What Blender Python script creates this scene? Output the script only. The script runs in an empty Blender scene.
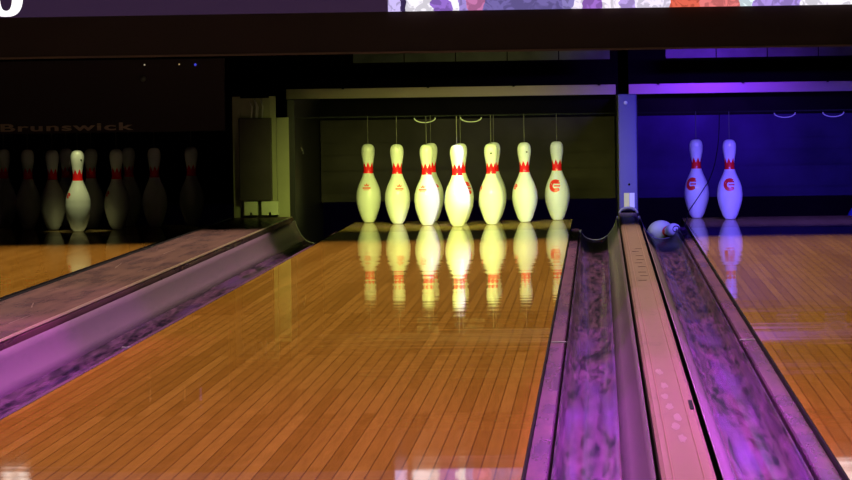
import bpy, bmesh, math, random
from mathutils import Vector, Matrix
random.seed(7)
S = bpy.context.scene
C = S.collection

# ------------------------------------------------------------------ camera
cd = bpy.data.cameras.new('camera'); cam = bpy.data.objects.new('camera', cd); C.objects.link(cam)
S.camera = cam
cd.sensor_width = 36; cd.lens = 4257.3 / 852 * 36
cd.clip_start = .1; cd.clip_end = 100
yaw, pit, rol = .04095, .03534, .014968
M = Matrix.Rotation(yaw, 4, 'Z') @ Matrix.Rotation(math.pi/2 - pit, 4, 'X') @ Matrix.Rotation(-rol, 4, 'Z')
cam.matrix_world = Matrix.Translation((.66235, -19.8189, .64064)) @ M

# ------------------------------------------------------------------ world, exposure
S.view_settings.view_transform = 'Standard'; S.view_settings.look = 'None'
S.view_settings.gamma = 1; S.view_settings.use_curve_mapping = False
S.view_settings.exposure = 0
w = bpy.data.worlds.new('world'); S.world = w; w.use_nodes = True
w.node_tree.nodes['Background'].inputs[0].default_value = (.35, .18, .4, 1)
w.node_tree.nodes['Background'].inputs[1].default_value = .01

def area(name, loc, target, sx, sy, power, col, spread=180):
    l = bpy.data.lights.new(name, 'AREA'); l.shape = 'RECTANGLE'; l.size = sx; l.size_y = sy
    l.energy = power; l.color = col; l.spread = math.radians(spread)
    o = bpy.data.objects.new(name, l); C.objects.link(o); o.location = loc
    d = Vector(target) - Vector(loc); o.rotation_euler = d.to_track_quat('-Z', 'Y').to_euler()
    if sy > 3 * sx:      # long lamps run along the lanes
        z = -d.normalized(); y = Vector((0, 1, 0)); o.rotation_euler = Matrix((y.cross(z), y, z)).transposed().to_euler()
    return o
def spot(name, loc, target, power, col, deg, blend=.3, rad=.01):
    l = bpy.data.lights.new(name, 'SPOT'); l.energy = power; l.color = col
    l.spot_size = math.radians(deg); l.spot_blend = blend; l.shadow_soft_size = rad
    o = bpy.data.objects.new(name, l); C.objects.link(o); o.location = loc
    d = Vector(target) - Vector(loc); o.rotation_euler = d.to_track_quat('-Z', 'Y').to_euler()
    return o

P1, P2 = 1.775, 1.5874
LW = .527
# ceiling wash over the lanes: cut off by the masking unit
area('lane_light', (-.3, -9.2, 3.2), (-.3, -9.2, 0), 4.4, 14.8, 300, (1, .86, .55), 40)
# violet wash thrown across the lanes from the right, nearer the bowlers
area('violet_wash', (3.5, -13.0, 2.5), (1.1, -12.2, 0), 1.2, 2.5, 85, (.66, .12, .95), 84)
for x_, y_, l_, p_ in ((.655, -11.4, 8.0, 2.4), (.925, -11.2, 8.4, 2.8), (.655, -12.2, 6.4, 3), (.925, -12.0, 6.8, 3.4), (.655, -13, 4.8, 2.5), (.925, -13, 4.8, 2.5)):
    area('added_gutter_glow', (x_, y_, 2.1), (x_, y_, 0), .09, l_, p_*2.1, (.80, .09, 1), 8)  # unseen narrow lamps added to turn the gutters violet
area('added_gutter_glow_left', (-.05, -10.8, 1.5), (-.73, -10.8, .0), .10, 4.2, 6, (.9, .08, .9), 30)  # this pair is added, unseen, to brighten the left gutter wall
area('added_gutter_glow_left', (-.05, -9.6, 1.5), (-.73, -9.6, .0), .10, 5.4, 3, (.75, .08, 1), 34)
# deck lamps hidden behind the masking unit
area('deck_light', (.0, -1.45, .835), (-.0, 0, .12), .8, .012, 8.0, (.88, 1, .24), 54)
area('deck_light_right', (P2 - .02, -1.45, .835), (P2 - .02, 0, .12), 1.15, .012, 15, (.12, .075, 1), 66)
spot('added_head_pin_spot', (-P1 + .05, -.42, .90), (-P1, -.01, .17), 15, (.95, 1, .45), 19, .5)  # unseen spot added to light the left head pin alone
spot('added_violet_spot', (.70, -.50, .90), (-.07, .10, .15), 75, (.36, .24, 1), 19, .5)  # added spot, puts violet on the right sides of two pins
area('added_crossbar_light', (.2, 1.25, .93), (.2, 1.79, .63), .5, .04, .34, (1, .85, .4), 150)  # unseen lamps added inside the machines to light the crossbars
area('added_crossbar_light_right', (1.2, 1.25, .93), (1.2, 1.79, .63), .35, .04, 5, (.14, .02, 1), 100)

# ------------------------------------------------------------------ materials
def newmat(name):
    m = bpy.data.materials.new(name); m.use_nodes = True
    nt = m.node_tree; nt.nodes.clear()
    return m, nt, nt.nodes.new('ShaderNodeOutputMaterial')
def N(nt, t, **k):
    n = nt.nodes.new(t)
    for a, b in k.items():
        if a.startswith('i_'):
            n.inputs[int(a[2:])].default_value = b
        else: setattr(n, a, b)
    return n
def plain(name, col, rough=.5, spec=.5, metal=0, var=0, scale=8, stretch=(1, 1, 1), emit=None, bump=0):
    m, nt, out = newmat(name)
    b = N(nt, 'ShaderNodeBsdfPrincipled')
    b.inputs['Base Color'].default_value = (*col, 1); b.inputs['Roughness'].default_value = rough
    b.inputs['Specular IOR Level'].default_value = spec; b.inputs['Metallic'].default_value = metal
    if emit:
        b.inputs['Emission Color'].default_value = (*col, 1); b.inputs['Emission Strength'].default_value = emit
    if var:
        tc = N(nt, 'ShaderNodeTexCoord'); mp = N(nt, 'ShaderNodeMapping'); mp.inputs[3].default_value = stretch
        no = N(nt, 'ShaderNodeTexNoise'); no.inputs['Scale'].default_value = scale; no.inputs['Detail'].default_value = 5
        hs = N(nt, 'ShaderNodeMapRange'); hs.inputs[1].default_value = .3; hs.inputs[2].default_value = .7
        hs.inputs[3].default_value = 1 - var; hs.inputs[4].default_value = 1 + var
        mx = N(nt, 'ShaderNodeMix', data_type='RGBA', blend_type='MULTIPLY'); mx.inputs[0].default_value = 1
        mx.inputs[6].default_value = (*col, 1)
        nt.links.new(tc.outputs['Object'], mp.inputs[0]); nt.links.new(mp.outputs[0], no.inputs[0])
        nt.links.new(no.outputs[0], hs.inputs[0]); nt.links.new(hs.outputs[0], mx.inputs[7])
        nt.links.new(mx.outputs[2], b.inputs['Base Color'])
        if bump:
            bp = N(nt, 'ShaderNodeBump'); bp.inputs['Strength'].default_value = bump; bp.inputs['Distance'].default_value = .01
            nt.links.new(no.outputs[0], bp.inputs['Height']); nt.links.new(bp.outputs[0], b.inputs['Normal'])
    nt.links.new(b.outputs[0], out.inputs[0])
    return m

def lane_mat(name, a, b_, c, gloss=.6, rough=.035, ripple=True, board=.0268):
    """boards running along Y, random tone per board, fine dark seams, clear glossy finish"""
    m, nt, out = newmat(name); L = nt.links.new
    tc = N(nt, 'ShaderNodeTexCoord')
    mp = N(nt, 'ShaderNodeMapping'); mp.inputs[2].default_value = (0, 0, math.pi/2)
    L(tc.outputs['Object'], mp.inputs[0])
    br = N(nt, 'ShaderNodeTexBrick'); br.offset = .37; br.offset_frequency = 3; br.squash = 1
    br.inputs['Scale'].default_value = 1; br.inputs['Brick Width'].default_value = 1.9
    br.inputs['Row Height'].default_value = board; br.inputs['Mortar Size'].default_value = .0011
    br.inputs['Mortar Smooth'].default_value = .1; br.inputs['Bias'].default_value = 0
    br.inputs['Color1'].default_value = (*a, 1); br.inputs['Color2'].default_value = (*b_, 1); br.inputs['Mortar'].default_value = (*c, 1)
    L(mp.outputs[0], br.inputs[0])
    mg = N(nt, 'ShaderNodeMapping'); mg.inputs[3].default_value = (26, 1.6, 1)
    gr = N(nt, 'ShaderNodeTexNoise'); gr.inputs['Scale'].default_value = 3; gr.inputs['Detail'].default_value = 6
    L(tc.outputs['Object'], mg.inputs[0]); L(mg.outputs[0], gr.inputs[0])
    mr = N(nt, 'ShaderNodeMapRange'); mr.inputs[1].default_value = .3; mr.inputs[2].default_value = .7
    mr.inputs[3].default_value = .88; mr.inputs[4].default_value = 1.1; L(gr.outputs[0], mr.inputs[0])
    mx = N(nt, 'ShaderNodeMix', data_type='RGBA', blend_type='MULTIPLY'); mx.inputs[0].default_value = 1
    L(br.outputs[0], mx.inputs[6]); L(mr.outputs[0], mx.inputs[7])
    df = N(nt, 'ShaderNodeBsdfDiffuse'); L(mx.outputs[2], df.inputs[0])
    gl = N(nt, 'ShaderNodeBsdfGlossy'); gl.inputs['Roughness'].default_value = rough; gl.inputs[0].default_value = (1, .97, .92, 1)
    if ripple:
        mw = N(nt, 'ShaderNodeMapping'); mw.inputs[3].default_value = (.35, 1, 1)
        nz = N(nt, 'ShaderNodeTexNoise'); nz.inputs['Scale'].default_value = 3.1; nz.inputs['Detail'].default_value = 1.5
        L(tc.outputs['Object'], mw.inputs[0]); L(mw.outputs[0], nz.inputs[0])
        bp = N(nt, 'ShaderNodeBump'); bp.inputs['Strength'].default_value = 1; bp.inputs['Distance'].default_value = .0009
        L(nz.outputs[0], bp.inputs['Height']); L(bp.outputs[0], gl.inputs['Normal'])
    ms = N(nt, 'ShaderNodeMixShader'); ms.inputs[0].default_value = gloss
    L(df.outputs[0], ms.inputs[1]); L(gl.outputs[0], ms.inputs[2]); L(ms.outputs[0], out.inputs[0])
    return m

def gutter_mat(name, base, dark, thresh=.47, gloss=.32, rough=.16, sx=14, sy=1.4, tint=None):
    """moulded plastic with ball scuffs"""
    m, nt, out = newmat(name); L = nt.links.new
    tc = N(nt, 'ShaderNodeTexCoord')
    mp = N(nt, 'ShaderNodeMapping'); mp.inputs[3].default_value = (sx, sy, sx)
    no = N(nt, 'ShaderNodeTexNoise'); no.inputs['Scale'].default_value = 2.2; no.inputs['Detail'].default_value = 7; no.inputs['Roughness'].default_value = .7
    L(tc.outputs['Object'], mp.inputs[0]); L(mp.outputs[0], no.inputs[0])
    rp = N(nt, 'ShaderNodeValToRGB'); e = rp.color_ramp.elements
    e[0].position = thresh - .09; e[0].color = (*base, 1); e[1].position = thresh + .12; e[1].color = (*dark, 1)
    L(no.outputs[0], rp.inputs[0])
    mp2 = N(nt, 'ShaderNodeMapping'); mp2.inputs[3].default_value = (9, .45, 9)
    n2 = N(nt, 'ShaderNodeTexNoise'); n2.inputs['Scale'].default_value = 2; n2.inputs['Detail'].default_value = 3
    L(tc.outputs['Object'], mp2.inputs[0]); L(mp2.outputs[0], n2.inputs[0])
    mx = N(nt, 'ShaderNodeMix', data_type='RGBA', blend_type='MIX')
    mr = N(nt, 'ShaderNodeMapRange'); mr.inputs[1].default_value = .5; mr.inputs[2].default_value = .7
    L(n2.outputs[0], mr.inputs[0]); L(mr.outputs[0], mx.inputs[0])
    L(rp.outputs[0], mx.inputs[6]); mx.inputs[7].default_value = (*(tint or base), 1)
    df = N(nt, 'ShaderNodeBsdfDiffuse'); L(mx.outputs[2], df.inputs[0])
    gl = N(nt, 'ShaderNodeBsdfGlossy'); gl.inputs['Roughness'].default_value = rough
    ms = N(nt, 'ShaderNodeMixShader'); ms.inputs[0].default_value = gloss
    L(df.outputs[0], ms.inputs[1]); L(gl.outputs[0], ms.inputs[2]); L(ms.outputs[0], out.inputs[0])
    return m

def pin_mat():
    """white lacquered pin with a red crown band round its neck"""
    m, nt, out = newmat('pin_lacquer'); L = nt.links.new
    tc = N(nt, 'ShaderNodeTexCoord'); sp = N(nt, 'ShaderNodeSeparateXYZ'); L(tc.outputs['Object'], sp.inputs[0])
    at = N(nt, 'ShaderNodeMath', operation='ARCTAN2'); L(sp.outputs[1], at.inputs[0]); L(sp.outputs[0], at.inputs[1])
    mu = N(nt, 'ShaderNodeMath', operation='MULTIPLY'); L(at.outputs[0], mu.inputs[0]); mu.inputs[1].default_value = 7 / (2 * math.pi)
    pp = N(nt, 'ShaderNodeMath', operation='PINGPONG'); L(mu.outputs[0], pp.inputs[0]); pp.inputs[1].default_value = .5
    up = N(nt, 'ShaderNodeMath', operation='MULTIPLY_ADD'); L(pp.outputs[0], up.inputs[0]); up.inputs[1].default_value = .05; up.inputs[2].default_value = .268
    lt = N(nt, 'ShaderNodeMath', operation='LESS_THAN'); L(sp.outputs[2], lt.inputs[0]); L(up.outputs[0], lt.inputs[1])
    gt = N(nt, 'ShaderNodeMath', operation='GREATER_THAN'); L(sp.outputs[2], gt.inputs[0]); gt.inputs[1].default_value = .2385
    an = N(nt, 'ShaderNodeMath', operation='MULTIPLY'); L(lt.outputs[0], an.inputs[0]); L(gt.outputs[0], an.inputs[1])
    mx = N(nt, 'ShaderNodeMix', data_type='RGBA'); L(an.outputs[0], mx.inputs[0])
    mx.inputs[6].default_value = (.80, .80, .74, 1); mx.inputs[7].default_value = (.95, .015, .02, 1)
    b = N(nt, 'ShaderNodeBsdfPrincipled'); L(mx.outputs[2], b.inputs['Base Color'])
    b.inputs['Roughness'].default_value = .22; b.inputs['Specular IOR Level'].default_value = .5
    L(b.outputs[0], out.inputs[0]); return m

MW = lane_mat('maple_boards', (.46, .205, .036), (.335, .140, .020), (.15, .06, .012))
MWR = lane_mat('maple_boards_right', (.46, .205, .036), (.335, .140, .020), (.15, .06, .012))
MD = lane_mat('deck_boards', (.40, .26, .10), (.34, .21, .08), (.12, .07, .03), gloss=.5, ripple=False)
MG = gutter_mat('violet_lit_gutter_plastic', (.115, .042, .12), (.010, .005, .018), tint=(.085, .03, .15), sx=26)  # scuffed plastic, violet light and blue reflection put into its colour
MWALLP = gutter_mat('violet_lit_gutter_wall', (.14, .055, .14), (.10, .04, .11), thresh=.6, gloss=.2, rough=.5)  # lit copy of the wall plastic, violet light put into its colour
MWALL = gutter_mat('gutter_wall_plastic', (.10, .06, .09), (.07, .045, .07), thresh=.6, gloss=.2, rough=.3)  # copy for walls facing away from the violet, duller light in its colour
ML = gutter_mat('ledge_plastic', (.15, .055, .13), (.08, .03, .10), gloss=.25, rough=.2, sx=4, sy=.5)
MC = gutter_mat('capping_plastic', (.20, .11, .10), (.13, .07, .07), thresh=.62, gloss=.15, rough=.3, sx=10, sy=2, tint=(.19, .10, .10))
MCL = gutter_mat('wide_capping_plastic', (.13, .065, .065), (.07, .035, .045), thresh=.5, gloss=.2, rough=.2, sx=5, sy=.8, tint=(.16, .08, .08))
MDK = plain('dark_gap_rubber', (.006, .004, .008), .7, .2)
MBLK = plain('black_machine_paint', (.004, .003, .0035), .9, .1, var=.3)
MKICK = plain('dark_kickback_board', (.008, .006, .007), .45, .4, var=.3)
MMASK = plain('dark_red_brown_laminate', (.014, .004, .005), .5, .3, var=.15, scale=3)
MTRIM = plain('brown_edge_trim', (.07, .035, .025), .4)
MCURT = plain('grey_brown_curtain', (.05, .042, .034), .85, .1, var=.25, scale=5)
MCURTR = plain('blue_lit_curtain', (.035, .025, .075), .85, .1, var=.3, scale=4)  # curtain with the right pit's blue light put into its colour
MBAR = plain('beige_painted_bar', (.55, .44, .32), .5, .3, var=.1, scale=3)
MSTRIP = plain('green_tinted_strip', (.12, .15, .09), .5, .3, var=.4, scale=5)
MPIN = pin_mat()
MRED = plain('red_print', (.85, .03, .02), .3)
MREDF = plain('worn_red_print', (.85, .18, .12), .3)
MSTR = plain('grey_cord', (.12, .11, .09), .7, .2)
MBSTR = plain('black_cord', (.006, .005, .006), .8, .1)
MRIM = plain('pale_rim_plastic', (.25, .22, .26), .3)
MPOST = plain('violet_lit_post', (.11, .09, .27), .45, .4, var=.08, scale=4)  # violet light on the post put into its base colour
MFRAME = plain('pale_olive_frame', (.30, .30, .17), .5, .3, var=.12, scale=6)
MBOX = plain('dark_brown_box', (.05, .04, .035), .6, .3, var=.2)
MBLOCK = plain('pale_green_block', (.62, .66, .42), .5, .3, var=.1)
MSTEEL = plain('bright_screw_metal', (.8, .8, .8), .2, .5, .9)
MWHS = plain('painted_screw_glint', (.95, .95, .95), .3)  # white stands for a lamp's reflection on the screw
MCABLE = plain('pale_cable', (.5, .5, .42), .4)
MYEL = plain('yellow_sticker', (.75, .72, .25), .5)
MVIO = plain('pale_violet_sticker', (.75, .7, .9), .5)
MLET = plain('dull_gold_lettering', (.45, .28, .2), .5)
MFLOOR = plain('dark_concrete', (.03, .03, .03), .8, .2, var=.3)
MWL = plain('dark_wall_paint', (.02, .018, .022), .8, .2, var=.2)
MPLATE = plain('black_plate', (.006, .006, .006), .7, .2)

# ------------------------------------------------------------------ helpers
def obj(name, bm, mat, parent=None, smooth=False):
    me = bpy.data.meshes.new(name); bm.normal_update(); bm.to_mesh(me); bm.free()
    for m in (mat if isinstance(mat, (list, tuple)) else [mat]): me.materials.append(m)
    if smooth:
        for p in me.polygons: p.use_smooth = True
    o = bpy.data.objects.new(name, me); C.objects.link(o)
    if parent: o.parent = parent
    return o
def tag(o, label, cat, group=None):
    o['label'] = label; o['category'] = cat
    if group: o['group'] = group
    return o
def thing(name, label, cat, loc=(0, 0, 0), group=None):
    o = bpy.data.objects.new(name, None); o.empty_display_size = .05; C.objects.link(o); o.location = loc
    return tag(o, label, cat, group)
def bx(bm, x0, x1, y0, y1, z0, z1, bev=0):
    r = bmesh.ops.create_cube(bm, size=1)
    for v in r['verts']:
        v.co = Vector(((x0+x1)/2 + v.co.x*(x1-x0), (y0+y1)/2 + v.co.y*(y1-y0), (z0+z1)/2 + v.co.z*(z1-z0)))
    if bev:
        es = list({e for v in r['verts'] for e in v.link_edges})
        bmesh.ops.bevel(bm, geom=es, offset=bev, segments=2, affect='EDGES', profile=.6)
    return bm
def box(name, x0, x1, y0, y1, z0, z1, mat, parent=None, bev=0):
    return obj(name, bx(bmesh.new(), x0, x1, y0, y1, z0, z1, bev), mat, parent)
def tube_bm(bm, pts, r, seg=8):
    pts = [Vector(p) for p in pts]; rings = []
    for i, p in enumerate(pts):
        t = (pts[min(i+1, len(pts)-1)] - pts[max(i-1, 0)]).normalized()
        a = t.cross(Vector((0, 1, 0)) if abs(t.y) < .9 else Vector((1, 0, 0))).normalized(); b = t.cross(a)
        rings.append([bm.verts.new(p + r*(math.cos(k*2*math.pi/seg)*a + math.sin(k*2*math.pi/seg)*b)) for k in range(seg)])
    for q, s in zip(rings, rings[1:]):
        for k in range(seg): bm.faces.new((q[k], q[(k+1) % seg], s[(k+1) % seg], s[k]))
    bm.faces.new(rings[0][::-1]); bm.faces.new(rings[-1])
    return bm
def tube(name, pts, r, mat, parent=None, seg=8):
    return obj(name, tube_bm(bmesh.new(), pts, r, seg), mat, parent, True)
def prism(name, prof, y0, y1, mat, parent=None, smooth=False, ny=1, closed=True):
    """closed XZ outline swept along Y"""
    bm = bmesh.new(); rows = []
    for j in range(ny+1):
        y = y0 + (y1-y0)*j/ny
        rows.append([bm.verts.new((x, y, z)) for x, z in prof])
    n = len(prof)
    for a, b in zip(rows, rows[1:]):
        for k in range(n if closed else n-1):
            bm.faces.new((a[k], a[(k+1) % n], b[(k+1) % n], b[k]))
    if closed:
        bm.faces.new(rows[0][::-1]); bm.faces.new(rows[-1])
        bmesh.ops.recalc_face_normals(bm, faces=bm.faces)
    return obj(name, bm, mat, parent, smooth)
def structure(o): o['kind'] = 'structure'; return o

# ------------------------------------------------------------------ setting
structure(box('floor', -4, 4, -21.5, 4.2, -.42, -.30, MFLOOR))
structure(box('ceiling', -4, 4, -21.5, 4.2, 3.5, 3.6, MWL))
structure(box('wall_back', -4, 4, 4.1, 4.2, -.30, 3.5, MWL))
structure(box('wall_left', -4.1, -4, -21.5, 4.2, -.30, 3.5, MWL))
structure(box('wall_right', 4, 4.1, -21.5, 4.2, -.30, 3.5, MWL))

# ------------------------------------------------------------------ lanes
Y0, YD, Y1 = -16.5, -.62, .87
def lane(cx, label, mat):
    t = thing('bowling_lane', label, 'bowling lane', (cx, 0, -.30), 'bowling lanes')
    a = box('lane_surface', -LW, LW, Y0, YD, .25, .30, mat, t)
    b = box('pin_deck', -LW, LW, YD+.001, Y1, .25, .30, MD, t)
    box('lane_bed', -LW+.03, LW-.03, Y0, Y1, 0, .249, MDK, t)
    box('edge_strip', -LW-.0035, -LW-.0003, Y0, Y1, .24, .2995, MDK, t)
    box('edge_strip', LW+.0003, LW+.0035, Y0, Y1, .24, .2995, MDK, t)
    return t
lane(0, 'centre wooden bowling lane, honey coloured and glossy, under the fully lit rack', MW)
lane(-P1, 'left wooden bowling lane, mostly cut off, below the dim rack', MW)
lane(P2, 'right wooden bowling lane, reddish in violet light, with two standing pins', MWR)

# gutters: profile measured outward from the lane edge
GP = [(.049, -.020), (.052, -.036), (.062, -.050), (.078, -.060), (.10, -.066), (.125, -.066), (.148, -.060), (.168, -.047)]
WP = [(.168, -.047), (.185, -.028), (.198, -.004), (.207, .020), (.213, .040)]
def thick(prof, t=.003):
    """give an open outline a thickness below it"""
    low = []
    for i, (x, z) in enumerate(prof):
        a = prof[max(i-1, 0)]; b = prof[min(i+1, len(prof)-1)]
        dx, dz = b[0]-a[0], b[1]-a[1]; l = math.hypot(dx, dz)
        low.append((x + dz/l*t, z - dx/l*t))
    return prof + low[::-1]
def gutter(edge, s, label, width=.22, wall=None):
    k = width / .22
    f = lambda pr: [(edge + s*x*(k if x > .06 else 1), z) for x, z in pr]
    t = thing('gutter', label, 'gutter', (0, 0, 0), 'gutters beside the lanes')
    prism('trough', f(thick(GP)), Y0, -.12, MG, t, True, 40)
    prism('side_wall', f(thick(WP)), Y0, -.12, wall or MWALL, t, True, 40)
    prism('end_rim', f(thick([(x, z+.002) for x, z in GP + WP[1:]], .012)), -.135, -.105, MRIM, t, True)
    l = prism('ledge', f([(.005, -.012), (.038, -.013), (.040, -.018), (.040, -.05), (.005, -.05)]), Y0, -.15, ML, t)
    box('joint', min(edge+s*.006, edge+s*.045), max(edge+s*.006, edge+s*.045), -8.93, -8.90, -.0135, -.0105, MRIM, t)
    # bed under gutter
    prism('support', f([(.005, -.08), (.215, -.08), (.215, -.30), (.005, -.30)]), Y0, -.12, MDK, t)
    # sunken gutter beside the pin deck
    prism('deck_gutter', f([(.005, -.115), (.215, -.115), (.215, -.30), (.005, -.30)]), -.115, Y1, MDK, t)
    return t
gutter(LW, 1, 'scuffed violet-lit gutter right of the centre lane')
gutter(P2-LW, -1, 'scuffed violet-lit gutter left of the right lane, holding a fallen pin', .22, MWALLP)
gutter(-LW, -1, 'violet-lit gutter left of the centre lane, below the wide capping', .232, MWALLP)
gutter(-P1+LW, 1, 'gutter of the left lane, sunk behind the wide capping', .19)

# cappings between the gutters
def capping(x0, x1, zt, label, mat, wide=False):
    t = thing('lane_divider', label, 'lane divider', ((x0+x1)/2, 0, -.30), 'dividers between lanes')
    h = (x1-x0)/2; z = zt+.30; b = .012 if wide else .02
    prof = [(-h, z-.03), (-h, z-.006), (-h+.006, z-.001), (-h+b, z), (h-b, z), (h-.006, z-.001), (h, z-.006), (h, z-.03)]
    prism('capping', prof, Y0, -.04, mat, t)
    prism('base', [(-h+.008, 0), (h-.008, 0), (h-.008, z-.031), (-h+.008, z-.031)], Y0, -.04, MBOX, t)
    if wide:
        prism('ridge', [(h-.010, z), (h-.008, z+.004), (h-.002, z+.004), (h, z)], Y0, -.1, MRIM2, t)
        prism('ridge', [(-h, z), (-h+.002, z+.003), (-h+.008, z+.003), (-h+.010, z)], Y0, -.1, MDK, t)
    return t
MRIM2 = plain('highlit_ridge', (.35, .22, .18), .3)  # highlight along the wide capping's edge, put into the ridge colour
cw = capping(-1.055, -.765, .056, 'wide flat purple brown divider between left and centre lanes', MCL, True)
cn = capping(.750, .832, .055, 'narrow pinkish brown divider between centre and right lanes', MC)
# grooves, worn spots and marks on the narrow capping
for dx in (-.024, .022): box('groove', dx-.0012, dx+.0012, Y0, -.12, .3551, .3562, plain('groove_brown', (.22, .10, .09), .5), cn)
prism('hole', [(.030, .3553), (.037, .3553), (.037, .3563), (.030, .3563)], -12.12, -11.9, MDK, cn)
MSPOT = plain('worn_pale_spot', (.30, .17, .20), .35)
for i, (y, x) in enumerate(((-12.75, .002), (-12.5, -.004), (-12.3, .004), (-12.05, -.006), (-11.8, -.010), (-11.5, -.008), (-11.1, -.012))):
    bm = bmesh.new(); bmesh.ops.create_circle(bm, cap_ends=True, radius=1, segments=14)
    for v in bm.verts: v.co = Vector((x + v.co.x*random.uniform(.005, .009), y + v.co.y*random.uniform(.06, .10), .3556))
    obj('worn_spot', bm, MSPOT, cn)
MTICK = plain('dark_scuff', (.10, .035, .05), .6)
for i in range(9):
    y = -7.0 + i*.32 + random.uniform(-.05, .05); x = random.uniform(-.015, .01)
    box('scuff_mark', x-.012, x+.012, y, y+.03, .3552, .3558, MTICK, cn)
MSCR = plain('pale_scratch', (.22, .12, .12), .4)
for i in range(14):
    y = random.uniform(-12, -1); x = random.uniform(-.12, .1); L_ = random.uniform(.2, .7)
    bm = bmesh.new(); dxx = random.uniform(-.03, .03); wv = random.uniform(.0015, .004)
    vs = [bm.verts.new(p) for p in ((x, y, .3564), (x+wv, y, .3564), (x+dxx+wv*.5, y+L_, .3564), (x+dxx, y+L_, .3564))]
    bm.faces.new(vs); obj('scratch', bm, MSCR if i % 3 else MTICK, cw)

# ------------------------------------------------------------------ pins
PROF = [(0, 0), (.020, 0), (.0245, .0015), (.0268, .005), (.0359, .01905), (.0496, .05715), (.0573, .0857), (.0605, .1143), (.0592, .135), (.0579, .1492),
        (.0530, .168), (.0470, .1842), (.0392, .202), (.0314, .2191), (.0250, .2381), (.0228, .254), (.02375, .2762), (.0266, .2985),
        (.0306, .3207), (.0323, .338), (.0323, .349), (.0305, .361), (.0262, .3706), (.0190, .3775), (.0100, .3803), (0, .381)]
def rad_at(z):
    for (r0, z0), (r1, z1) in zip(PROF, PROF[1:]):
        if z0 <= z <= z1 and z1 > z0: return r0 + (r1-r0)*(z-z0)/(z1-z0)
    return 0
def catmull(ps, n=3):
    out = []
    for i in range(len(ps)-1):
        p0 = ps[max(i-1, 0)]; p1 = ps[i]; p2 = ps[i+1]; p3 = ps[min(i+2, len(ps)-1)]
        for k in range(n):
            t = k/n
            out.append(tuple(.5*((2*b)+(-a+c)*t+(2*a-5*b+4*c-d)*t*t+(-a+3*b-3*c+d)*t**3) for a, b, c, d in zip(p0, p1, p2, p3)))
    return out + [ps[-1]]
def pin_mesh():
    bm = bmesh.new(); pr = PROF[:4] + catmull(PROF[4:-1], 3) + [PROF[-1]]; n = 40; rows = []
    for r, z in pr:
        rows.append([bm.verts.new((0, 0, z))] if r == 0 else [bm.verts.new((r*math.cos(2*math.pi*k/n), r*math.sin(2*math.pi*k/n), z)) for k in range(n)])
    for a, b in zip(rows, rows[1:]):
        for k in range(n):
            k2 = (k+1) % n
            if len(a) == 1: bm.faces.new((a[0], b[k2], b[k]))
            elif len(b) == 1: bm.faces.new((a[k], a[k2], b[0]))
            else: bm.faces.new((a[k], a[k2], b[k2], b[k]))
    bmesh.ops.recalc_face_normals(bm, faces=bm.faces)
    me = bpy.data.meshes.new('bowling_pin'); bm.to_mesh(me); bm.free(); me.materials.append(MPIN)
    for p in me.polygons: p.use_smooth = True
    return me
PM = pin_mesh()
def wrap(polys, zc, mat, name):
    """flat outlines (x,z in metres) laid on the pin's curved front (-Y)"""
    bm = bmesh.new()
    for poly in polys:
        vs = []
        for x, z in poly:
            r = rad_at(zc+z)+.0009; a = x/r
            vs.append(bm.verts.new((r*math.sin(a), -r*math.cos(a), zc+z)))
        bm.faces.new(vs)
    me = bpy.data.meshes.new(name); bm.to_mesh(me); bm.free(); me.materials.append(mat); return me
def arc_quads(r0, r1, a0, a1, n=14):
    q = []
    for i in range(n):
        t0 = math.radians(a0+(a1-a0)*i/n); t1 = math.radians(a0+(a1-a0)*(i+1)/n)
        q.append([(r0*math.cos(t0), r0*math.sin(t0)), (r1*math.cos(t0), r1*math.sin(t0)), (r1*math.cos(t1), r1*math.sin(t1)), (r0*math.cos(t1), r0*math.sin(t1))])
    return q
def rq(x0, x1, z0, z1, n=4):
    return [[(x0+(x1-x0)*i/n, z0), (x0+(x1-x0)*(i+1)/n, z0), (x0+(x1-x0)*(i+1)/n, z1), (x0+(x1-x0)*i/n, z1)] for i in range(n)]
E_ROUND = wrap(arc_quads(.013, .031, 50, 320, 20) + rq(-.004, .022, .010, .017) + rq(-.006, .024, -.004, .003) + rq(-.002, .020, -.018, -.011), .166, MRED, 'emblem')
E_CROWN = wrap([[(-.010, .006), (.010, .006), (.013, .018), (.006, .012), (0, .022), (-.006, .012), (-.013, .018)]] + rq(-.020, .020, -.006, .002, 6) + rq(-.014, .014, -.012, -.009), .170, MREDF, 'emblem')
E_SMALL = wrap(arc_quads(.006, .013, 0, 300, 12) + rq(-.006, .012, -.003, .002), .170, MRED, 'emblem')
def string_mesh(z1):
    bm = tube_bm(bmesh.new(), [(0, 0, .380), (0, 0, z1)], .0017, 6)
    me = bpy.data.meshes.new('string'); bm.to_mesh(me); bm.free(); me.materials.append(MSTR); return me
SM = string_mesh(.515)
def hole_mesh():
    bm = bmesh.new(); bmesh.ops.create_uvsphere(bm, u_segments=10, v_segments=6, radius=.004)
    me = bpy.data.meshes.new('plug_hole'); bm.to_mesh(me); bm.free(); me.materials.append(MBSTR); return me
HM = hole_mesh()
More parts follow.
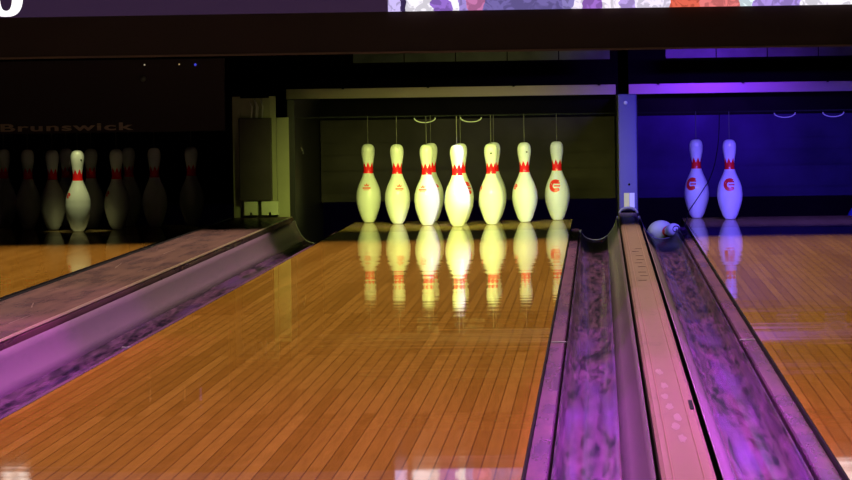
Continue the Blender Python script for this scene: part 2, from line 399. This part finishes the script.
def pin(x, y, label, group, emblem=None, ang=0, rot=0, hole=None, string=True):
    o = bpy.data.objects.new('bowling_pin', PM); C.objects.link(o); o.location = (x, y, .0005); o.rotation_euler.z = math.radians(rot)
    tag(o, label, 'bowling pin', group)
    if emblem:
        e = bpy.data.objects.new('emblem', emblem); C.objects.link(e); e.parent = o; e.rotation_euler.z = math.radians(ang-rot)
        e['label'] = 'red printed emblem'
    if string:
        s = bpy.data.objects.new('string', SM); C.objects.link(s); s.parent = o; s['label'] = 'thin grey cord'
    if hole is not None:
        h = bpy.data.objects.new('plug_hole', HM); C.objects.link(h); h.parent = o
        a = math.radians(hole-90-rot); r = rad_at(.335); h.location = (r*math.cos(a), r*math.sin(a), .335); h['label'] = 'small dark hole'
    return o
R = .3048; D = .264
RACK = {1: (0, 0), 2: (-.5, 1), 3: (.5, 1), 4: (-1, 2), 5: (0, 2), 6: (1, 2), 7: (-1.5, 3), 8: (-.5, 3), 9: (.5, 3), 10: (1.5, 3)}
gm = 'pins standing on the centre lane'
mid = {1: ('brightest bowling pin at the front of the centre lane rack', None, 0, None),
 2: ('bowling pin just left of the front pin, violet light on its right side', E_CROWN, -22, None),
 3: ('bowling pin just right of the front pin with a pinprick on its head', E_SMALL, -72, 2),
 4: ('second bowling pin from the left on the centre lane, crown print right of middle', E_CROWN, 14, None),
 5: ('bowling pin peeking out behind the right side of the front pin, round red emblem', E_ROUND, 38, None),
 6: ('bowling pin second from the right on the centre lane, black dot on its head', E_SMALL, -55, 22),
 7: ('leftmost bowling pin of the centre lane rack, worn crown print', E_CROWN, -8, None),
 8: ('bowling pin mostly hidden behind the violet-lit pin left of the front pin', E_SMALL, 30, 15),
 9: ('bowling pin mostly hidden behind the pin right of the front pin', None, 0, None),
 10: ('rightmost bowling pin of the centre lane with a large round red emblem', E_ROUND, -10, None)}
for k, (lb, em, an, ho) in mid.items():
    cx, cy = RACK[k]; pin(cx*R, cy*D, lb, gm, em, an, 13*k, ho)
gl_ = 'pins standing on the left lane'
lef = {1: 'only brightly lit bowling pin on the left lane',
 2: 'dim bowling pin directly left of the lit pin on the left lane',
 3: 'dim bowling pin directly right of the lit pin on the left lane',
 4: 'dim bowling pin second to the left of the lit pin',
 5: 'very dark bowling pin showing between the lit pin and the dim one right of it',
 6: 'dim bowling pin second to the right of the lit pin on the left lane',
 7: 'dim bowling pin at the left edge of the photo',
 8: 'very dark bowling pin half hidden left of the lit pin on the left lane',
 9: 'very dark bowling pin behind the dim one right of the lit pin',
 10: 'faint rightmost bowling pin of the left lane, nearest the pale framed box'}
for k, lb in lef.items():
    cx, cy = RACK[k]; pin(-P1+cx*R, cy*D, lb, gl_, E_SMALL if k in (1, 3) else None, -50, 17*k, 40 if k == 1 else None)
gr_ = 'pins standing on the right lane'
pin(P2-1.5*R, .792, 'left one of two violet-lit standing pins, crossed by a black cord', gr_, E_ROUND, -28, 8)
pin(P2-R, .528, 'right one of two violet-lit standing pins, red emblem in the middle', gr_, E_ROUND, -2, 30)
# fallen pin in the right lane's gutter, lying across, head towards the lane and viewer
fp = bpy.data.objects.new('bowling_pin', PM); C.objects.link(fp)
tag(fp, 'fallen bowling pin lying on its side in the gutter by the violet-lit pins', 'bowling pin')
HEADD = Vector((.25, -.96, .09)).normalized()
q = HEADD.to_track_quat('Z', 'Y'); fp.rotation_mode = 'QUATERNION'; fp.rotation_quaternion = q
fp.location = (.914, .201, -.057)
# slack cord: curled on the fallen pin's head, then across the standing one and up
hc = Vector(fp.location) + HEADD*.3835
curl = [tuple(hc + Vector((.020*(1-k/14)*math.cos(k*.62), .012*(1-k/14)**0 - .004, .020*(1-k/14)*math.sin(k*.62)))) for k in range(12, -1, -1)]
curl = [(x, hc.y + .018*((x-hc.x)**2+(z-hc.z)**2)/.0004*.6 - .003, z) for x, y, z in curl]
cord = curl + [(1.045, -.10, -.010), (1.064, .10, .004), (1.075, .5, .006), (1.083, .70, .022), (1.095, .750, .042), (1.12, .733, .078), (1.145, .727, .115), (1.17, .740, .152), (1.192, .775, .185), (1.22, .81, .26), (1.24, .82, .38), (1.245, .79, .515)]
co = tube('string', catmull([tuple(c) for c in cord], 4), .0022, MBSTR); co['label'] = 'slack black cord'
bpy.context.view_layer.update(); co.parent = fp; co.matrix_parent_inverse = fp.matrix_world.inverted()

# ------------------------------------------------------------------ kickbacks (divisions beside the pits)
ZK = .60
k1 = thing('kickback', 'division left of the centre pit with a dark box in a pale olive frame', 'kickback', (-.91, 0, -.30))
def kb(name, x0, x1, y0, y1, z0, z1, mat, t, bev=0):
    L0 = t.location; return box(name, x0-L0.x, x1-L0.x, y0, y1, z0-L0.z, z1-L0.z, mat, t, bev)
kb('side_panel', -.790, -.757, .015, 2.0, -.30, ZK, MKICK, k1)
kb('side_panel', -1.050, -1.040, .015, 2.0, -.30, ZK, MKICK, k1)
kb('front_frame', -1.045, -1.008, .0, .012, .055, .620, MFRAME, k1, .002)
kb('front_frame', -.873, -.842, .0, .012, .055, .620, MFRAME, k1, .002)
kb('front_frame', -.841, -.783, .002, .014, .055, .520, MFRAME, k1, .002)
kb('back_plate', -1.010, -.872, .008, .014, .055, .612, MFRAME, k1)
kb('control_box', -1.012, -.862, -.06, -.001, .136, .520, MBOX, k1, .004)
for xx, zt in ((-.955, .60), (-.935, .615), (-.928, .60), (-.905, .61)):
    tube('cable', [(xx+.91, -.03, .80), (xx+.91+.006, -.035, .87), (xx+.91-.006, -.02, zt+.295)], .0035, MCABLE, k1)
for x0 in (-.992, -.912):
    bm = bmesh.new(); w_ = .062 if x0 < -.95 else .078
    z0, z1 = .068, .130
    pr = [(x0, z0), (x0+w_*.42, z0), (x0+w_*.42, z0+.012), (x0+w_*.58, z0+.012), (x0+w_*.58, z0), (x0+w_, z0), (x0+w_, z1), (x0, z1)]
    prism('terminal_block', [(a+.91, b+.30) for a, b in pr], -.05, -.001, MBLOCK, k1)
for yy, zz in ((.42, .37), (.55, .345), (.50, .36)):
    bm = bmesh.new(); bmesh.ops.create_uvsphere(bm, u_segments=10, v_segments=6, radius=.006, matrix=Matrix.Translation((-.756+.91, yy, zz+.30))); obj('screw', bm, MSTEEL, k1, True)

k2 = thing('kickback', 'division right of the centre pit with a violet-lit upright front post', 'kickback', (.794, 0, -.30))
kb('side_panel', .748, .775, .03, 2.0, -.30, ZK, MKICK, k2)
kb('side_panel', .815, .842, .03, 2.0, -.30, ZK, MKICK, k2)
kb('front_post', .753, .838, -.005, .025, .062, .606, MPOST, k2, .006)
kb('sticker', .775, .800, -.0075, -.0055, .078, .146, MYEL, k2)
kb('sticker', .801, .824, -.0075, -.0055, .078, .146, MVIO, k2)
bm = bmesh.new(); bmesh.ops.create_uvsphere(bm, u_segments=12, v_segments=8, radius=.009, matrix=Matrix.Translation((-.006, -.006, .865))); obj('screw', bm, MWHS, k2, True)
bm = bmesh.new(); bmesh.ops.create_uvsphere(bm, u_segments=12, v_segments=8, radius=.006, matrix=Matrix.Translation((.006, -.003, .485))); obj('bolt_hole', bm, MBSTR, k2, True)
# rounded collar where the divider meets the post
bm = bmesh.new(); n = 14
tube_bm(bm, [(.041*math.cos(math.pi*i/n), -.03, .352+.026*math.sin(math.pi*i/n)) for i in range(n+1)], .006, 8)
obj('collar', bm, MRIM, k2, True)

# ------------------------------------------------------------------ pinsetters
def pinsetter(cx, x0, x1, label, curtain, bar, strip, ext=.0):
    t = thing('pinsetter', label, 'pinsetter', (cx, 1.0, ZK), 'pinsetters behind the pins')
    B = lambda name, a, b, y0, y1, z0, z1, m, bev=0: box(name, a-cx, b-cx, y0-1, y1-1, z0-ZK, z1-ZK, m, t, bev)
    ks = (x0+.004, x1-.004)
    for yy in (0, .264, .528, .792): B('string_rail', *ks, yy-.0005, yy+.0005, .5145, .5155, MPLATE)
    B('pit_curtain', *ks, 1.78, 1.80, .075, .49, curtain)
    B('rear_panel', x0-ext, x1+.02, 1.84, 1.86, .485, .62, MBLK)
    B('crossbar', x0-ext, x1+.005, 1.80, 1.84, .601, .652, bar, .003)
    for k in range(4):
        xx = x0+.12+k*(x1-x0-.2)/3
        B('bolt', xx-.006, xx+.006, 1.79, 1.80, .648, .658, MBLK)
    n = 5; a = x0+.16; wd = (x1-x0-.02-.16)/n
    for k in range(n): B('upper_strip', a+k*wd+.003, a+(k+1)*wd-.003, 2.0, 2.02, .782, .828, strip)
    B('rear_housing', x0-ext*.9, x1+.02, 2.4, 3.2, .60, 1.7, MBLK)
    return t
def cup(t, x, y, cx):
    n = 14; a = [(x-cx+.05*math.cos(math.pi*(1+i/n)), y-1, .505-ZK+.022*math.sin(math.pi*(1+i/n))) for i in range(n+1)]
    a = [(a[0][0], y-1, .516-ZK)] + a + [(a[-1][0], y-1, .516-ZK)]
    tube('cup_lit_edge', a[1:-1], .0026, MCABLE, t)  # lit lower edge of a pin cup, shaped as a pale arc
    for p in (a[0], a[-1]): tube('cup_hanger', [p, (p[0], p[1], .505-ZK)], .0015, MPLATE, t)
pm = pinsetter(0, -.755, .746, 'machine over the centre pit with a beige crossbar and grey brown curtain', MCURT, MBAR, MSTRIP, .17)
cup(pm, -.165, .45, 0); cup(pm, .055, .45, 0)
pr_ = pinsetter(P2, .846, 2.33, 'machine over the right pit with a violet crossbar and blue-lit curtain', MCURTR, MBAR, MSTRIP, .03)
cup(pr_, 1.545, .45, P2); cup(pr_, 1.775, .45, P2)
pl = pinsetter(-P1, -2.50, -1.052, 'dark machine over the left pit with a lettered front panel', MPLATE, MBLK, MBLK)
MPANEL = plain('dark_purple_brown_panel', (.03, .012, .02), .5, .3)
box('front_panel', -.735, .70, -1.045, -1.03, .462-ZK, .80-ZK, MPANEL, pl)
fc = bpy.data.curves.new('lettering', 'FONT'); fc.body = 'Brunswick'; fc.size = .062; fc.extrude = .0008; fc.offset = .0016; fc.space_character = 1.12
tmp = bpy.data.objects.new('tmp', fc); C.objects.link(tmp); bpy.context.view_layer.update()
me = bpy.data.meshes.new_from_object(tmp.evaluated_get(bpy.context.evaluated_depsgraph_get())); bpy.data.objects.remove(tmp)
xs = [v.co.x for v in me.vertices]; x0_, x1_ = min(xs), max(xs)
for v in me.vertices:   # stretched wide like the badge
    x = (v.co.x-x0_)/(x1_-x0_)*.625 - .352; z = v.co.y; y = v.co.z
    v.co = (x, -1.0465-y, .474-ZK+z*.78)
me.materials.clear(); me.materials.append(MLET)
lt = bpy.data.objects.new('lettering', me); C.objects.link(lt); lt.parent = pl; lt['label'] = 'dull extended lettering'
# tiny status lamps and a round knob on the left machine
def dot(name, x, z, r, mat, y=-1.05):
    bm = bmesh.new(); bmesh.ops.create_uvsphere(bm, u_segments=10, v_segments=8, radius=r, matrix=Matrix.Translation((x+P1, y, z-ZK))); return obj(name, bm, mat, pl, True)
dot('status_lamp', -1.447, .775, .004, plain('warm_led', (1, .8, .5), emit=.35))
dot('status_lamp', -1.285, .775, .004, plain('amber_led', (1, .7, .3), emit=.3))
dot('status_lamp', -1.210, .772, .006, plain('blue_led', (.1, .1, 1), emit=.5))
dot('knob', -1.455, .710, .014, plain('grey_knob', (.12, .12, .11), .4))

# ------------------------------------------------------------------ masking unit with unseen baffles added to cut the deck lamps' light
mk = thing('masking_unit', 'long dark red brown masking panel hanging across all lanes above the pins', 'masking panel', (0, -1.8, .80))
box('front_panel', -3.2, 3.2, 0, .03, -.001, .172, MMASK, mk)
box('lower_trim', -3.2, 3.2, -.006, .0, -.005, .004, MTRIM, mk)
box('unseen_light_stop', -3.2, 3.2, .035, .06, .01, 2.69, MBLK, mk)  # unseen, raised to the ceiling to stop lane light reaching the pits
for cx in (0, P2):
    box('added_lamp_baffle', cx-.70, cx+.70, .061, .379, .004, .012, MBLK, mk)
    box('added_lamp_baffle', cx-.70, cx+.70, .061, .50, .16, .17, MBLK, mk)
    box('added_lamp_baffle', cx-.70, cx+.70, .555, .560, .023, .16, MBLK, mk)
    for q in (-1, 1): box('added_lamp_baffle_end', cx+q*.705-.005, cx+q*.705+.005, .061, .75, .012, .16, MBLK, mk)

# ------------------------------------------------------------------ displays
def screen_mat():
    m, nt, out = newmat('video_picture'); L = nt.links.new
    tc = N(nt, 'ShaderNodeTexCoord'); no = N(nt, 'ShaderNodeTexNoise'); no.inputs['Scale'].default_value = 9; no.inputs['Detail'].default_value = 3
    L(tc.outputs['Object'], no.inputs[0])
    sp = N(nt, 'ShaderNodeSeparateXYZ'); L(tc.outputs['Object'], sp.inputs[0])
    ad = N(nt, 'ShaderNodeMath', operation='MULTIPLY_ADD'); ad.inputs[1].default_value = .10; L(no.outputs[0], ad.inputs[0]); L(sp.outputs[0], ad.inputs[2])
    mr = N(nt, 'ShaderNodeMapRange'); mr.inputs[1].default_value = .05; mr.inputs[2].default_value = 2.05; L(ad.outputs[0], mr.inputs[0])
    rp = N(nt, 'ShaderNodeValToRGB'); rp.color_ramp.interpolation = 'CONSTANT'
    st = [(0, (.6, .5, .9)), (.02, (.05, .03, .1)), (.035, (.95, .9, 1)), (.10, (.3, .15, .6)), (.13, (.95, .9, 1)), (.148, (.35, .25, .65)), (.165, (.55, .18, .4)), (.2, (.17, .13, .38)), (.36, (.25, .2, .5)),
          (.385, (.9, .8, 1)), (.41, (.35, .15, .6)), (.45, (.95, .85, 1)), (.49, (.5, .35, .8)), (.52, (.9, .8, 1)), (.585, (.75, .13, .08)), (.66, (.8, .2, .2)), (.745, (.8, .95, 1)), (.768, (.42, .28, .75)), (.86, (.95, .9, 1))]
    cr = rp.color_ramp; cr.elements[0].position = 0; cr.elements[0].color = (*st[0][1], 1); cr.elements[1].position = st[1][0]; cr.elements[1].color = (*st[1][1], 1)
    for p_, c_ in st[2:]:
        e = cr.elements.new(p_); e.color = (*c_, 1)
    L(mr.outputs[0], rp.inputs[0])
    n2 = N(nt, 'ShaderNodeTexNoise'); n2.inputs['Scale'].default_value = 22; n2.inputs['Detail'].default_value = 2; n2.inputs['Distortion'].default_value = 1.2; L(tc.outputs['Object'], n2.inputs[0])
    r2 = N(nt, 'ShaderNodeMapRange'); r2.inputs[1].default_value = .48; r2.inputs[2].default_value = .55; r2.inputs[3].default_value = 1; r2.inputs[4].default_value = .55; L(n2.outputs[0], r2.inputs[0])
    mx = N(nt, 'ShaderNodeMix', data_type='RGBA', blend_type='MULTIPLY'); mx.inputs[0].default_value = .8; L(rp.outputs[0], mx.inputs[6]); L(r2.outputs[0], mx.inputs[7])
    em = N(nt, 'ShaderNodeEmission'); em.inputs[1].default_value = 1.1; L(mx.outputs[2], em.inputs[0]); L(em.outputs[0], out.inputs[0]); return m
s1 = thing('display_screen', 'dim purple display above the left side showing part of a white character', 'screen', (-1.6, -1.84, .972))
box('screen_panel', -1.6, 1.379, 0, .035, 0, .62, plain('dim_purple_display', (.034, .017, .055), .4, .3, emit=.55), s1)
MWH = plain('white_glow', (.95, .97, 1), emit=1.2)
bm = bmesh.new()
def ring(bm, cx, cz, rx, rz, ix, iz, y=-.002, n=40, ex=2.6):
    def se(a, rx, rz): c, s = math.cos(a), math.sin(a); return (cx+rx*math.copysign(abs(c)**(2/ex), c), cz+rz*math.copysign(abs(s)**(2/ex), s))
    A = [se(2*math.pi*k/n, rx, rz) for k in range(n)]; Bq = [se(2*math.pi*k/n, ix, iz) for k in range(n)]
    f = []
    for yy in (y, 0):
        f.append(([bm.verts.new((p[0], yy, p[1])) for p in A], [bm.verts.new((p[0], yy, p[1])) for p in Bq]))
    (a0, b0), (a1, b1) = f
    for k in range(n):
        j = (k+1) % n
        bm.faces.new((a0[k], a0[j], b0[j], b0[k])); bm.faces.new((a0[k], a1[k], a1[j], a0[j])); bm.faces.new((b0[k], b0[j], b1[j], b1[k]))
ring(bm, -.240, .094, .072, .091, .026, .066)
obj('character', bm, MWH, s1)['label'] = 'glowing white rounded character'
s2 = thing('display_screen', 'bright white, purple and orange video display above centre and right lanes', 'screen', (-.22, -1.84, .972))
box('screen_panel', 0, 2.9, 0, .035, 0, .62, screen_mat(), s2)

# ------------------------------------------------------------------ ball in the right pit
bm = bmesh.new(); bmesh.ops.create_uvsphere(bm, u_segments=32, v_segments=20, radius=.108)
ball = obj('bowling_ball', bm, plain('blue_ball', (.05, .08, .55), .25, .5, var=.2, scale=6), None, True)
ball.location = (1.99, 1.35, -.05); tag(ball, 'blue bowling ball just showing in the right pit at the photo edge', 'bowling ball')
